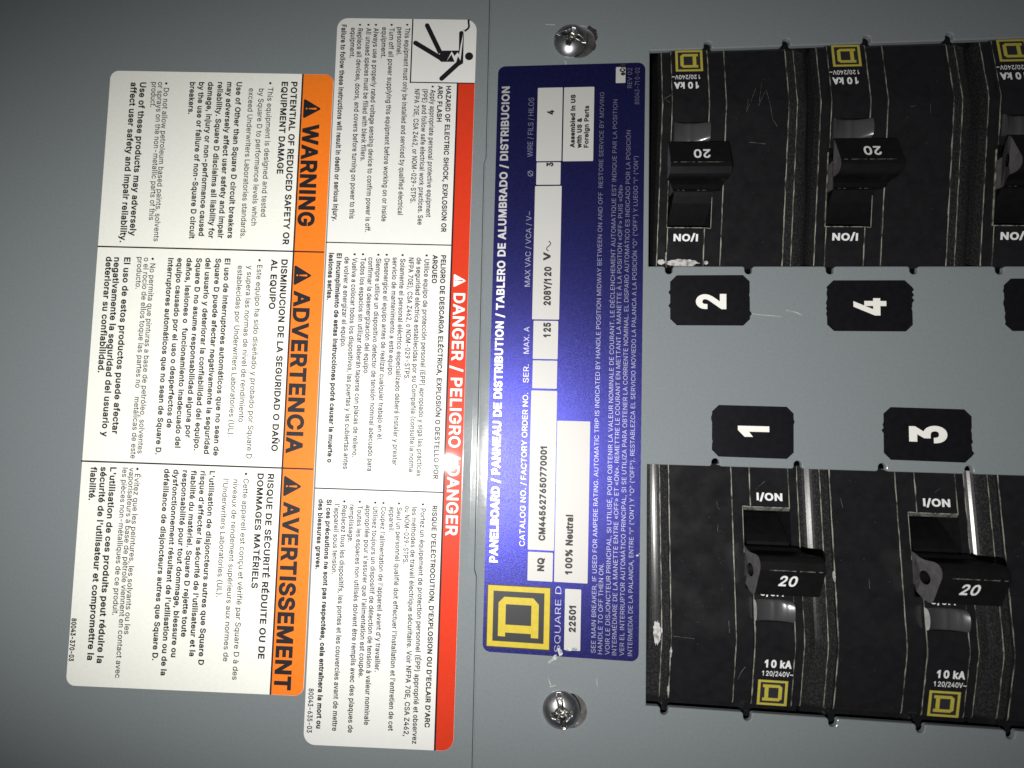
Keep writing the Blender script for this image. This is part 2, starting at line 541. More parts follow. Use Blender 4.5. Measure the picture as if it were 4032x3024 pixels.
# bare clip plates seen through the clearance holes beside the screws, with chipped paint round the rim
for H, S, seed in ((H1, S1, 3), (H2, S2, 5)):
    rnd = random.Random(seed)
    m = MB(); m.prism(ccw(ring(H, 3.6, 32)), -2.0, -0.75)
    m.build('clip_plate', STEEL_D, cover)
m = MB(); rnd = random.Random(4)
NR = 30; ro = []; q_ = 0.2
for i in range(NR):
    q_ = min(0.55, max(0.02, q_ + rnd.uniform(-.16, .16))); ro.append(q_)
for i in (20, 21, 22, 23, 24, 25): ro[i] = 0.55 + rnd.uniform(-.12, .2)
aa = [math.radians(-62 + 124 * i / (NR - 1)) for i in range(NR)]
for i in range(NR - 1):
    if ro[i] + ro[i + 1] > .18:
        m.flat([(H1[0] + 2.62 * math.cos(aa[i]), H1[1] + 2.62 * math.sin(aa[i])), (H1[0] + (2.75 + ro[i]) * math.cos(aa[i]), H1[1] + (2.75 + ro[i]) * math.sin(aa[i])),
                (H1[0] + (2.75 + ro[i + 1]) * math.cos(aa[i + 1]), H1[1] + (2.75 + ro[i + 1]) * math.sin(aa[i + 1])), (H1[0] + 2.62 * math.cos(aa[i + 1]), H1[1] + 2.62 * math.sin(aa[i + 1]))], 0.012)
m.build('chipped_paint', RUST, cover)
# hairline scratches in the enamel
ESCR = mix_mat('enamel_scratch', (0.22, 0.24, 0.24), (0.42, 0.42, 0.38), 900, 0.35, 0.6)
for pl, w in (([(2955, 1235), (3010, 1241), (3075, 1246)], 3), ([(3095, 1222), (3135, 1230), (3158, 1241)], 4), ([(2158, 2668), (2168, 2697)], 3), ([(2164, 2704), (2190, 2698)], 3),
              ([(2349, 2672), (2352, 2704)], 3), ([(2148, 96), (2186, 98)], 4), ([(2225, 240), (2229, 254)], 8), ([(2160, 2610), (2185, 2590), (2196, 2584)], 9)):
    m = MB()
    for q in stroke_quads([at(*p) for p in pl], w * 0.041): m.flat(q, 0.012)
    m.build('scratch', ESCR, cover)

m = MB(); m.prism([(-16, -100), (120, -100), (120, 100), (-16, 100)], -16, -12)
tag(m.build('interior_pan', VOID, mw=frame(0, 0)), kind='structure')
m = MB(); m.prism([(xs - 2.5, -259), (xs + 2.5, -259), (xs + 2.5, 259), (xs - 2.5, 259)], -3, -0.4)
m.build('seam_backing', PAINT, cover)

# ------------------------------------------------------------------ screws
def screw(c, ang, label, seed, R=2.85, Hh=1.5):
    rnd = random.Random(seed)
    t = thing('screw', frame(c[0], c[1], 0, ang), label, 'screw', 'screws holding the cover')
    nr, na = 34, 120
    def hgt(r, a):
        z = Hh * (1 - (r / R) ** 2.3) ** 0.75 if r < R else 0.0
        x, y = r * math.cos(a), r * math.sin(a)
        def sm(v, e0, e1): 
            k = min(1, max(0, (v - e0) / (e1 - e0))); return k * k * (3 - 2 * k)
        slot = (1 - sm(abs(y), 0.26, 0.48)) * (1 - sm(abs(x), 2.45, 2.95)) * 0.95
        cross = (1 - sm(abs(x), 0.28, 0.5)) * (1 - sm(abs(y), 0.9, 1.7)) * 1.15
        hub = (1 - sm(r, 0.4, 1.25)) * 1.35
        ding = 0.10 * math.sin(3.1 * x + seed) * math.sin(2.7 * y + 2 * seed) 
        cut = max(slot, cross, hub)
        return (max(0.05, z - cut + ding * min(1, cut * 1.5 + 0.05)) if r < R * 0.985 else max(0.0, z)), cut
    mb = MB(); mb.v.append((0, 0, hgt(0, 0)[0])); cuts = [1.0]
    for i in range(1, nr + 1):
        r = R * math.sin(math.pi / 2 * i / nr)
        for j in range(na):
            a = 2 * math.pi * j / na
            hz, ct = hgt(r, a); cuts.append(ct if r < R * .97 else 0.0)
            mb.v.append((r * math.cos(a), r * math.sin(a), hz + 0.12))
    for j in range(na): mb.v.append((R * math.cos(2 * math.pi * j / na), R * math.sin(2 * math.pi * j / na), -0.2))
    for j in range(na): mb.f.append((0, 1 + j, 1 + (j + 1) % na)); mb.m.append(0)
    for i in range(nr):
        for j in range(na):
            a = 1 + i * na; b = a + na; j2 = (j + 1) % na
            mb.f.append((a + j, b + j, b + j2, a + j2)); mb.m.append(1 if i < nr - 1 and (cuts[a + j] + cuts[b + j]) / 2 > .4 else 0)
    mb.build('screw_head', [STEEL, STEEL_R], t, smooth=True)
    m2 = MB(); m2.prism(ccw(ring((0, 0), 1.4, 20)), -6, -0.1); m2.build('shank', STEEL_D, t)
    return t
screw(at(2246, 162), math.radians(-20), 'shiny zinc screw above the blue label, its slot nearly level', 3)
screw(at(2210, 2795), math.radians(-80), 'zinc screw below the blue label, its slot nearly upright', 8, R=3.0)

# ------------------------------------------------------------------ printed labels
class Sheet:
    """a rectangle stuck on the panel, fitted to edge points of the photograph; local x = reading direction"""
    def __init__(self, left, right, top, bottom, turn, at=at):
        self.at = at
        L, Rr, T, B = [[at(*p) for p in q] for q in (left, right, top, bottom)]
        def slope(q):
            y = np.array([p.y for p in q]); x = np.array([p.x for p in q])
            return np.polyfit(y, x, 1)
        sl = 0.5 * (slope(L)[0] + slope(Rr)[0])
        th = -math.atan(sl)                       # tilt of the long edges from upright
        self.ang = th + math.radians(turn)
        c, s = math.cos(self.ang), math.sin(self.ang)
        self.ex = Vector((c, s)); self.ey = Vector((-s, c))
        def mean(q, e): return sum(p.dot(e) for p in q) / len(q)
        a = sorted((mean(T, self.ex), mean(B, self.ex))); b = sorted((mean(L, self.ey), mean(Rr, self.ey)))
        ca, cb = sum(a) / 2, sum(b) / 2
        self.c = self.ex * ca + self.ey * cb
        self.W = a[1] - a[0]; self.H = b[1] - b[0]
    def loc(self, px, py):
        d = self.at(px, py) - self.c
        return Vector((d.dot(self.ex), d.dot(self.ey)))
    def line(self, mb, s, S, E, cap, mi=0, bold=0.0, z=0.0, **k):
        p = self.loc(*S); q = self.loc(*E)
        k2 = (self.loc(S[0] + 10, S[1]) - p).length / 10
        text(mb, s, p.x, (p.y + q.y) / 2, q.x - p.x, cap * k2, mi, bold, z, **k)
    def strip(self, mb, A, B, wpx, z, mi=0):
        a, b = self.loc(*A), self.loc(*B)
        if abs(a.x - b.x) < abs(a.y - b.y): a.x = b.x = (a.x + b.x) / 2
        else: a.y = b.y = (a.y + b.y) / 2
        for q in stroke_quads([a, b], wpx * 0.0415): mb.flat(ccw([tuple(v) for v in q]), z, mi)

def zmap(ox, oy, k):
    return lambda p: (ox + p[0] * k, oy + p[1] * k)

def alert(mb, a0, a1, b0, b1, z, mi, mi_mark):
    """warning triangle with an exclamation mark: base along local x from a0 to a1, apex at b1"""
    c = (a0 + a1) / 2; h = b1 - b0; w = a1 - a0
    r = 0.06 * w
    tri = []
    for (x, y, s) in ((a0, b0, 210), (a1, b0, 330), (c, b1, 90)):
        ctr = Vector((c, b0 + h * 0.36)); p = Vector((x, y)); d = (ctr - p).normalized(); q = p + d * r * 1.8
        for i in range(-3, 4):
            t = math.radians(s + 20 * i); tri.append((q.x + r * math.cos(t), q.y + r * math.sin(t)))
    mb.flat(tri, z, mi)
    t0, t1 = b0 + h * 0.30, b0 + h * 0.70
    mb.flat([(c - w * 0.022, t0), (c + w * 0.022, t0), (c + w * 0.05, t1), (c + w * 0.025, t1 + h * 0.04), (c - w * 0.025, t1 + h * 0.04), (c - w * 0.05, t1)], z + 0.012, mi_mark)
    mb.flat([(c + w * 0.042 * math.cos(i * math.pi / 6), b0 + h * 0.18 + w * 0.042 * math.sin(i * math.pi / 6)) for i in range(12)], z + 0.012, mi_mark)

# ---- orange warning label
W = Sheet([(439, 325), (386, 976), (324, 1800), (263, 2644)], [(1312, 325), (1277, 988), (1247, 1800), (1199, 2690)],
          [(471, 290), (900, 286), (1285, 286)], [(296, 2691), (700, 2718), (1164, 2746)], -90, at_trim)
warn = thing('warning_label', frame_trim(W.c.x, W.c.y, 0, W.ang), 'cream label with an orange stripe of WARNING, ADVERTENCIA and AVERTISSEMENT, left of the red label', 'warning label')
z0 = 0.09; zb = z0 + 0.02; zt = zb + 0.02
m = MB(); m.prism(rrect(-W.W / 2, -W.H / 2, W.W / 2, W.H / 2, 1.5), 0.003, z0); m.build('backing_sheet', CREAM, warn)
bl = (W.loc(1190, 400).y + W.loc(1066, 2700).y) / 2
m = MB(); m.flat(rrect(-W.W / 2 + 0.03, bl, W.W / 2 - 0.03, W.H / 2 - 0.05, 1.4, (0, 0, 1, 1)), zb)
wband = m.build('header_band', ORANGE, warn)
Z1 = zmap(200, 200, 0.5425); Z2 = zmap(200, 900, 0.5425); Z3 = zmap(200, 1800, 0.6027)
for k, (tx, ta, tb, apex, word, S, E, Zm) in enumerate((
        (1836, 350, 495, 1966, 'WARNING', (1830, 535), (1790, 1275), Z1),
        (1768, 265, 415, 1898, 'ADVERTENCIA', (1764, 450), (1707, 1632), Z2),
        (1523, 118, 258, 1643, 'AVERTISSEMENT', (1520, 288), (1460, 1517), Z3))):
    m = MB(); A = W.loc(*Zm((tx, ta))); B = W.loc(*Zm((tx, tb))); C = W.loc(*Zm((apex, (ta + tb) / 2)))
    alert(m, A.x, B.x, (A.y + B.y) / 2, C.y, zt, 0, 1)
    m.build('alert_symbol', [INK_C, ORANGE], wband)
    m = MB(); W.line(m, word, Zm(S), Zm(E), 66, 0, 0.036, zt)
    m.build('heading_lettering', INK_C, wband)
RG, BD = 0.007, 0.026
P1 = [('POTENTIAL OF REDUCED SAFETY OR', (1750, 228), (1680, 1410), 25, .028), ('EQUIPMENT DAMAGE', (1680, 228), (1640, 895), 25, .028),
      ('• This equipment is designed and tested', (1584, 230), (1522, 1205), 21, RG), ('by Square D to performance levels which', (1512, 278), (1458, 1270), 21, RG),
      ('exceed Underwriters Laboratories standards.', (1440, 275), (1378, 1360), 21, RG),
      ('Use of Other than Square D circuit breakers', (1352, 230), (1283, 1362), 22, BD), ('may adversely affect user safety and impair', (1283, 230), (1213, 1362), 22, BD),
      ('reliability. Square D disclaims all liability for', (1215, 230), (1145, 1362), 22, BD), ('damage, injury or non-performance caused', (1148, 230), (1072, 1345), 22, BD),
      ('by the use or failure of non-Square D circuit', (1080, 230), (1005, 1365), 22, BD), ('breakers.', (1013, 230), (1000, 462), 22, BD),
      ('• Do not allow petroleum based paints, solvents', (830, 232), (745, 1385), 21, RG), ('or sprays on the non-metallic parts of this', (785, 230), (712, 1230), 21, RG), ('product.', (737, 230), (725, 412), 21, RG),
      ('Use of these products may adversely', (655, 232), (570, 1345), 25, BD), ('affect user safety and impair reliability.', (590, 232), (497, 1392), 25, BD)]
P2 = [('DISMINUCION DE LA SEGURIDAD O DAÑO', (1678, 225), (1600, 1615), 25, .028), ('AL EQUIPO', (1602, 225), (1585, 585), 25, .028),
      ('• Este equipo ha sido diseñado y probado por Square D', (1503, 222), (1420, 1668), 21, RG), ('y supera las normas de nivel de rendimiento', (1425, 270), (1368, 1405), 21, RG),
      ('establecidas por Underwriters Laboratories (UL).', (1360, 270), (1288, 1510), 21, RG),
      ('El uso de interruptores automáticos que no sean de', (1265, 218), (1183, 1648), 22, BD), ('Square D puede afectar negativamente la seguridad', (1200, 218), (1112, 1635), 22, BD),
      ('del usuario y deteriorar la confiabilidad del equipo.', (1128, 215), (1040, 1610), 22, BD), ('Square D no asume responsabilidad alguna por', (1060, 215), (978, 1518), 22, BD),
      ('daños, lesiones o  funcionamiento inadecuado del', (990, 215), (903, 1590), 22, BD), ('equipo causado por el uso o desperfectos de', (922, 215), (843, 1445), 22, BD),
      ('Interruptores automáticos que no sean de Square D.', (855, 215), (762, 1640), 22, BD),
      ('• No permita que pinturas a base de petróleo, solventes', (728, 212), (632, 1632), 21, RG), ('o el rocío de ellos toque las partes no    metálicas de este', (680, 212), (582, 1668), 21, RG), ('producto.', (632, 208), (620, 438), 21, RG),
      ('El uso de estos productos puede afectar', (537, 210), (447, 1490), 25, BD), ('negativamente la seguridad del usuario y', (470, 210), (365, 1510), 25, BD), ('deteriorar su confiabilidad.', (405, 205), (345, 1045), 25, BD)]
P3 = [('RISQUE DE SÉCURITÉ RÉDUITE OU DE', (1418, 108), (1357, 1315), 25, .028), ('DOMMAGES MATÉRIELS', (1350, 105), (1315, 855), 25, .028),
      ('• Cette appareil est conçu et vérifié par Square D à des', (1262, 100), (1190, 1452), 21, RG), ("niveaux de rendement supérieurs aux normes de", (1193, 145), (1130, 1332), 21, RG), ("l'Underwriters Laboratories (UL).", (1128, 140), (1085, 912), 21, RG),
      ("L'utilisation de disjoncteurs autres que Square D", (1038, 90), (968, 1355), 22, BD), ("risque d'affecter la sécurité de l'utilisateur et la", (980, 90), (908, 1298), 22, BD),
      ('fiabilité du matériel. Square D rejette toute', (918, 85), (855, 1172), 22, BD), ('responsabilité pour tout dommage, blessure ou', (862, 85), (790, 1305), 22, BD),
      ("dysfonctionnement résultant de l'utilisation ou de la", (805, 80), (720, 1423), 22, BD), ('défaillance de disjoncteurs autres que Square D.', (742, 75), (668, 1325), 22, BD),
      ('• Évitez que les peintures, les solvants ou les', (556, 68), (482, 1155), 21, RG), ('vaporisateurs à base de pétrole viennent en contact avec', (515, 68), (425, 1440), 21, RG), ('les pièces non-métalliques de ce produit.', (470, 68), (408, 1030), 21, RG),
      ("L'utilisation de ces produits peut réduire la", (390, 65), (305, 1343), 25, BD), ("sécurité de l'utilisateur et compromettre la", (330, 62), (240, 1323), 25, BD), ('fiabilité.', (265, 62), (250, 280), 25, BD),
      ('80043-370-03', (140, 1050), (120, 1330), 20, 0.030)]
for P, Zm in ((P1, Z1), (P2, Z2), (P3, Z3)):
    m = MB()
    for s, S, E, cap, b in P: W.line(m, s, Zm(S), Zm(E), cap, 0, b, zt)
    m.build('body_text', INK_C, warn)
m = MB()
W.strip(m, (386, 977), (1277, 988), 6, zt + 0.01); W.strip(m, (322, 1813), (1234, 1849), 6, zt + 0.01)
m.flat([(-W.W / 2 + 0.02, bl - 0.14), (W.W / 2 - 0.02, bl - 0.14), (W.W / 2 - 0.02, bl + 0.14), (-W.W / 2 + 0.02, bl + 0.14)], zt + 0.018)
m.build('divider_line', INK_C, warn)

# ---- red danger label
G = Sheet([(1331, 151), (1284, 1000), (1242, 1913), (1196, 2877)], [(1874, 139), (1850, 1000), (1813, 1950), (1791, 2926)],
          [(1400, 77), (1600, 77), (1813, 76)], [(1242, 2926), (1500, 2944), (1752, 2960)], -90, at_trim)
dang = thing('danger_label', frame_trim(G.c.x, G.c.y, 0, G.ang), 'white label with a red DANGER / PELIGRO stripe and a falling figure pictogram', 'danger label')
z0 = 0.12; zb = z0 + 0.02; zt = zb + 0.02
m = MB(); m.prism(rrect(-G.W / 2, -G.H / 2, G.W / 2, G.H / 2, 1.9), 0.004, z0); m.build('backing_sheet', WHITE, dang)
bl = (G.loc(1799, 340).y + G.loc(1716, 2950).y) / 2
al = G.loc(1800, 329).x
m = MB(); m.flat(rrect(al, bl, G.W / 2 - 0.03, G.H / 2 - 0.03, 1.85, (0, 0, 1, 0)), zb)
gband = m.build('header_band', RED, dang)
D1 = zmap(1150, 0, 0.603); D2 = zmap(1150, 900, 0.633); D3 = zmap(1150, 1850, 0.708)
m = MB(); A = G.loc(*D2((1008, 283))); B = G.loc(*D2((1003, 366))); C = G.loc(*D2((1084, 328)))
alert(m, A.x, B.x, (A.y + B.y) / 2, C.y, zt, 0, 1); m.build('alert_symbol', [WHITE_INK, RED], gband)
m = MB(); G.line(m, 'DANGER / PELIGRO / DANGER', D2((1000, 402)), D3((858, 365)), 46, 0, 0.022, zt); m.build('heading_lettering', WHITE_INK, gband)
RG, SB = 0.015, 0.028
Q1 = [('HAZARD OF ELECTRIC SHOCK, EXPLOSION OR', (1005, 565), (975, 1518), 20, SB), ('ARC FLASH', (952, 562), (945, 798), 20, SB),
      ('• Apply appropriate personal protective equipment', (905, 563), (875, 1420), 20, RG), ('(PPE) and follow safe electrical work practices. See', (855, 585), (818, 1470), 20, RG), ('NFPA 70E, CSA Z462, or NOM-029-STPS.', (802, 585), (772, 1328), 20, RG),
      ('• This equipment must only be installed and serviced by qualified electrical', (738, 160), (692, 1405), 20, RG), ('personnel.', (690, 182), (682, 365), 20, RG),
      ('• Turn off all power supplying this equipment before working on or inside', (635, 160), (588, 1448), 20, RG), ('equipment.', (590, 182), (580, 382), 20, RG),
      ('• Always use a properly rated voltage sensing device to confirm power is off.', (535, 160), (478, 1518), 20, RG), ('• All unused spaces must be filled with blank fillers.', (485, 160), (450, 1055), 20, RG),
      ('• Replace all devices, doors, and covers before turning on power to this', (430, 160), (377, 1430), 20, RG), ('equipment.', (388, 185), (375, 382), 20, RG),
      ('Failure to follow these instructions will result in death or serious injury.', (328, 165), (262, 1445), 20, SB)]
Q2 = [('PELIGRO DE DESCARGA ELÉCTRICA, EXPLOSIÓN O DESTELLO POR', (925, 167), (880, 1558), 20, SB), ('ARQUEO', (875, 165), (870, 342), 20, SB),
      ('• Utilice equipo de protección personal (EPP) apropiado y siga las prácticas', (822, 162), (778, 1540), 20, RG), ('de seguridad eléctrica establecidas por su Compañía (consulte la norma', (775, 182), (727, 1512), 20, RG), ('NFPA 70E), CSA Z462, o NOM-029-STPS.', (723, 182), (702, 940), 20, RG),
      ('• Solamente el personal eléctrico especializado deberá instalar y prestar', (672, 160), (628, 1472), 20, RG), ('servicio de mantenimiento a este equipo.', (625, 180), (600, 920), 20, RG),
      ('• Desenergice el equipo antes de realizar cualquier trabajo en él.', (572, 158), (535, 1318), 20, RG), ('• Siempre utilice un dispositivo detector de tensión nominal adecuado para', (522, 158), (472, 1508), 20, RG), ('confirmar la desenergización del equipo.', (475, 180), (447, 908), 20, RG),
      ('• Todos los espacios sin utilizar deberán taparse con placas de relleno.', (425, 155), (380, 1420), 20, RG), ('• Vuelva a colocar todos los dispositivos, las puertas y las cubiertas antes', (372, 155), (325, 1495), 20, RG), ('de volver a energizar el equipo.', (327, 178), (305, 740), 20, RG),
      ('El incumplimiento de estas instrucciones podrá causar la muerte o', (278, 155), (222, 1455), 20, SB + .006), ('lesiones serias.', (232, 153), (217, 445), 20, SB + .006)]
Q3 = [("RISQUE D'ELECTROCUTION, D'EXPLOSION OU D'ECLAIR D'ARC", (780, 198), (738, 1430), 20, SB),
      ('• Portez un équipement de protection personnel (ÉPP) approprié et observez', (718, 185), (668, 1520), 20, RG), ('les méthodes de travail électrique sécuritaire. Voir NFPA 70E, CSA Z462,', (672, 205), (617, 1478), 20, RG), ('ou NOM-029-STPS.', (628, 200), (618, 520), 20, RG),
      ("• Seul un personnel qualifié doit effectuer l'installation et l'entretien de cet", (585, 180), (535, 1448), 20, RG), ('appareil.', (545, 203), (537, 345), 20, RG),
      ("• Coupez l'alimentation de l'appareil avant d'y travailler.", (498, 177), (460, 1120), 20, RG), ('• Utilisez toujours un dispositif de détection de tension à valeur nominale', (452, 175), (402, 1415), 20, RG), ("appropriée pour s'assurer que l'alimentation est coupée.", (410, 195), (372, 1152), 20, RG),
      ('• Toutes les espaces non utilisés doivent être remplis avec des plaques de', (368, 170), (310, 1458), 20, RG), ('remplissage.', (322, 192), (313, 402), 20, RG),
      ('• Replacez tous les dispositifs, les portes et les couvercles avant de mettre', (280, 168), (225, 1448), 20, RG), ("l'appareil sous tension.", (238, 190), (222, 578), 20, RG),
      ('Si ces précautions ne sont pas respectées, cela entraînera la mort ou', (193, 163), (137, 1435), 20, SB + .006), ('des blessures graves.', (150, 162), (130, 552), 20, SB + .006), ('80043-635-03', (93, 1213), (85, 1458), 20, 0.016)]
for P, Zm in ((Q1, D1), (Q2, D2), (Q3, D3)):
    m = MB()
    for s, S, E, cap, b in P: G.line(m, s, Zm(S), Zm(E), cap, 0, b, zt)
    m.build('body_text', INK, dang)
m = MB()
G.strip(m, (1284, 956), (1777, 966), 4.5, zt + 0.01); G.strip(m, (1241, 1919), (1748, 1941), 4.5, zt + 0.01)
m.flat([(al, bl - 0.16), (G.W / 2 - 0.02, bl - 0.16), (G.W / 2 - 0.02, bl + 0.12), (al, bl + 0.12)], zt + 0.018)
m.build('divider_line', INK, dang)
# falling figure in its box
K = zmap(1600, 60, 0.1808)
def kl(p): return tuple(G.loc(*K(p)))
s1 = (Vector(kl((0, 0))) - Vector(kl((100, 0)))).length / 100
m = MB()
hc = kl((1367, 907)); m.flat([(hc[0] + 88 * s1 * math.cos(i * math.pi / 14), hc[1] + 88 * s1 * math.sin(i * math.pi / 14)) for i in range(28)], zt)
for i, (a, b, w, cp) in enumerate((((455, 237), (745, 840), 100, (1, 0)), ((202, 617), (745, 945), 104, (1, 0)), ((770, 1392), (1165, 1032), 104, (1, 0)), ((1200, 402), (1192, 800), 94, (1, 0)))):
    m.flat(ccw(capsule(kl(a), kl(b), w * s1, caps=cp)), zt + 0.002 * i)
for i, pl in enumerate(([(783, 785), (1150, 783), (1232, 1065), (1165, 1105), (1100, 1040), (1050, 1030), (757, 1030), (690, 960), (716, 880)], [(1150, 395), (1245, 400), (1254, 430), (1236, 1062), (1180, 1090), (1148, 790)])):
    m.flat(ccw([kl(p) for p in pl]), zt + 0.010 + 0.002 * i)
for pl in ([(1246, 400), (1222, 640), (1180, 1000), (1150, 880), (1190, 640)], [(1180, 1000), (1125, 905), (1120, 822), (1152, 876)], [(1125, 905), (1088, 1034), (1055, 1034), (1050, 905), (1120, 822)],
           [(1055, 1034), (985, 868), (990, 802), (1050, 905)], [(985, 868), (878, 1018), (990, 802)]):
    m.flat(ccw([kl(p) for p in pl]), zt + 0.018, 1)
for q in stroke_quads([kl(p) for p in ((1360, 108), (1354, 165), (1362, 215), (1366, 262), (1345, 305), (1300, 340), (1278, 352))], 42 * s1): m.flat(ccw([tuple(v) for v in q]), zt)
for e in ((1236, 336), (1252, 372), (1296, 384)):
    for q in stroke_quads([kl((1290, 343)), kl(e)], 11 * s1): m.flat(ccw([tuple(v) for v in q]), zt + 0.004)
G.strip(m, K((145, 95)), K((90, 1490)), 5.2, zt + 0.006); G.strip(m, K((80, 1482)), K((1487, 1487)), 4.6, zt + 0.008)
m.build('hazard_pictogram', [INK, WHITE], dang)

# ---- blue rating label
B_ = Sheet([(1961.6, 290), (1942, 1104), (1930, 1425), (1915, 2000), (1898, 2529)], [(2537, 278), (2533, 924), (2527, 1914), (2512, 2575)],
           [(1993, 260), (2250, 255), (2512, 251)], [(1926, 2566), (2200, 2583), (2483, 2603)], 90)
rate = thing('rating_label', frame(B_.c.x, B_.c.y, 0, B_.ang), 'metallic blue panelboard rating label with silver lettering, between the two screws', 'rating label')
z0 = 0.10; zb = z0 + 0.015; zt = zb + 0.015
m = MB(); m.prism(rrect(-B_.W / 2, -B_.H / 2, B_.W / 2, B_.H / 2, 1.25), 0.004, z0); m.build('backing_sheet', BLUE, rate)

def emblem(mb, x0, y0, s, t, fn, my=0, mk=1, back=True):
    """square border round a slab D; x0,y0 = lower left, s,t = sides; fn(a, b, lift) -> vertex"""
    def q(pts, lift, mi): mb.poly([fn(x0 + a * s, y0 + b * t, lift) for a, b in pts], mi)
    if back: q([(-.02, -.02), (1.02, -.02), (1.02, 1.02), (-.02, 1.02)], 0.0, mk)
    e = 0.088
    for r in ([(0, 0), (1, 0), (1, e), (0, e)], [(0, 1 - e), (1, 1 - e), (1, 1), (0, 1)], [(0, e), (e, e), (e, 1 - e), (0, 1 - e)], [(1 - e, e), (1, e), (1, 1 - e), (1 - e, 1 - e)]): q(r, 0.012, my)
    lo, hi, d = .175, .825, .118
    for r in ([(.17, lo), (.72, lo), (.82, lo + .09), (.82, lo + d), (.17, lo + d)], [(.17, hi - d), (.82, hi - d), (.82, hi - .09), (.72, hi), (.17, hi)],
              [(.235, lo + d), (.365, lo + d), (.365, hi - d), (.235, hi - d)], [(.70, lo + d), (.82, lo + d), (.82, hi - d), (.70, hi - d)]): q(r, 0.012, my)
A = B_.loc(2161, 2557); C = B_.loc(1923, 2302)
m = MB(); emblem(m, A.x, A.y, C.x - A.x, C.y - A.y, lambda a, b, l: (a, b, zb + l)); m.build('emblem', [YELLOW, LOGO_BLACK], rate)
m = MB(); B_.line(m, 'PANELBOARD / PANNEAU DE DISTRIBUTION / TABLERO DE ALUMBRADO / DISTRIBUCION', (1959, 2214), (2008, 342), 33, 0, 0.030, zb); m.build('title_lettering', SILVER, rate)
m = MB()
for s, S, E, cap, b in (('CATALOG NO. / FACTORY ORDER NO.', (2066, 2150), (2079, 1547), 21, 0), ('SER.', (2082, 1507), (2081, 1435), 21, 0), ('MAX. A', (2082, 1393), (2085, 1287), 21, 0),
                        ('MAX VAC / VCA / V~', (2089, 1129), (2091, 833), 21, 0), ('Ø', (2100, 696), (2098, 673), 21, 0), ('WIRE / FILS / HILOS', (2098, 619), (2101.5, 386), 21, 0)):
    B_.line(m, s, S, E, cap, 0, b, zb)
m.build('caption_lettering', SILVER_D, rate)
m = MB(); B_.line(m, 'SQUARE D', (2204, 2567), (2211, 2309), 23, 0, -0.006, zb); m.build('maker_lettering', SILVER_D, rate)
m = MB()
for s, S, E in (('SEE MAIN BREAKER, IF USED FOR AMPERE RATING. AUTOMATIC TRIP IS INDICATED BY HANDLE POSITION MIDWAY BETWEEN ON AND OFF  RESTORE SERVICE BY MOVING', (2345, 2570), (2378, 364)),
                ('HANDLE TO OFF THEN ON.', (2371, 2575), (2375, 2219)),
                ('VOIR LE DISJONCTEUR PRINCIPAL, SI UTILISÉ, POUR OBTENIR LA VALEUR NOMINALE DE COURANT. LE DÉCLENCHEMENT AUTOMATIQUE EST INDIQUE PAR LA POSITION', (2400, 2577), (2430, 393)),
                ('INTERMÉDIARE DE LA MANETTE ENTRE «OFF» ET «ON». REMETTRE LE COURANT EN METTANT LA MANETTE À LA POSITION «OFF» PUIS «ON»', (2424, 2579), (2454, 729)),
                ('VER EL INTERRUPTOR AUTOMÁTICO PRINCIPAL, SI SE UTILIZA PARA OBTENER LA CORRIENTE NOMINAL. EL DISPARO AUTOMÁTICO ES INDICADO POR LA POSICIÓN', (2455, 2581), (2484, 514)),
                ('INTERMEDIA DE LA PALANCA, ENTRE "I" ("ON") Y "O" ("OFF"). RESTABLEZCA EL SERVICIO MOVIEDO LA PALANCA A LA POSICIÓN "O" ("OFF") Y LUEGO "I" ("ON")', (2488, 2582), (2512, 616)),
                ('REV 02', (2487, 348), (2489, 269)), ('80043-710-02', (2516, 412), (2518, 268))):
    B_.line(m, s, S, E, 17.5, 0, -0.004, zb)
m.build('instruction_lettering', SILVER_D, rate)
def field(TL, BR, entries=(), extra=None):
    a = B_.loc(*TL); b = B_.loc(*BR)
    x0, x1 = sorted((a.x, b.x)); y0, y1 = sorted((a.y, b.y))
    m = MB(); m.flat(rrect(x0, y0, x1, y1, 0.12, n=2), zb); f = m.build('entry_field', PALE, rate)
    if entries or extra:
        m = MB()
        for s, S, E, cap, bo in entries: B_.line(m, s, S, E, cap, 0, bo, zt)
        if extra: extra(m)
        m.build('printed_entry', DOT_INK, f)
    return f
field((2079, 2171), (2175, 2290), [('NQ', (2141, 2249), (2145, 2196), 28, .045)])
field((2092, 1537), (2181, 2168), [('CM445627650770001', (2146, 2129), (2155, 1758), 27, .045)])
field((2098, 1419), (2192, 1531))
field((2101, 1263), (2195, 1415), [('125', (2169, 1329), (2169, 1271), 30, .045)])
def sine(m):
    pts = []
    for i in range(21):
        t = i / 20
        px = 2160 - 8 * math.sin(2 * math.pi * t); py = 990 - 40 * t
        pts.append(tuple(B_.loc(px, py)))
    for q in stroke_quads(pts, 0.16): m.flat(ccw([tuple(v) for v in q]), zt)
field((2107, 734), (2201, 1259), [('208Y/120', (2170, 1203), (2170, 1051), 29, .045), ('V', (2168, 1028), (2168, 993), 29, .045)], sine)
field((2113, 641), (2206, 728), [('3', (2179, 657), (2179, 641), 28, .045)])
field((2118, 348), (2210, 635), [('4', (2182, 453), (2182, 435), 28, .045)])
field((2221, 346), (2335, 635), [('Assembled in US', (2263, 583), (2266, 374), 19, .05), ('with US &', (2290, 585), (2291, 465), 19, .05), ('Foreign Parts', (2317, 583), (2319, 417), 19, .04)])
field((2194, 1656), (2313, 2297), [('100% Neutral', (2253, 2262), (2257, 2027), 29, .045)])
field((2225, 2317), (2284, 2562), [('22501', (2266, 2489), (2269, 2385), 28, .045)])
def smudge(m):
    a = B_.loc(2462, 268); b = B_.loc(2444, 252)
    m.flat(ccw([(a.x, a.y), (b.x, a.y), (b.x, b.y), (a.x, b.y)]), zt)
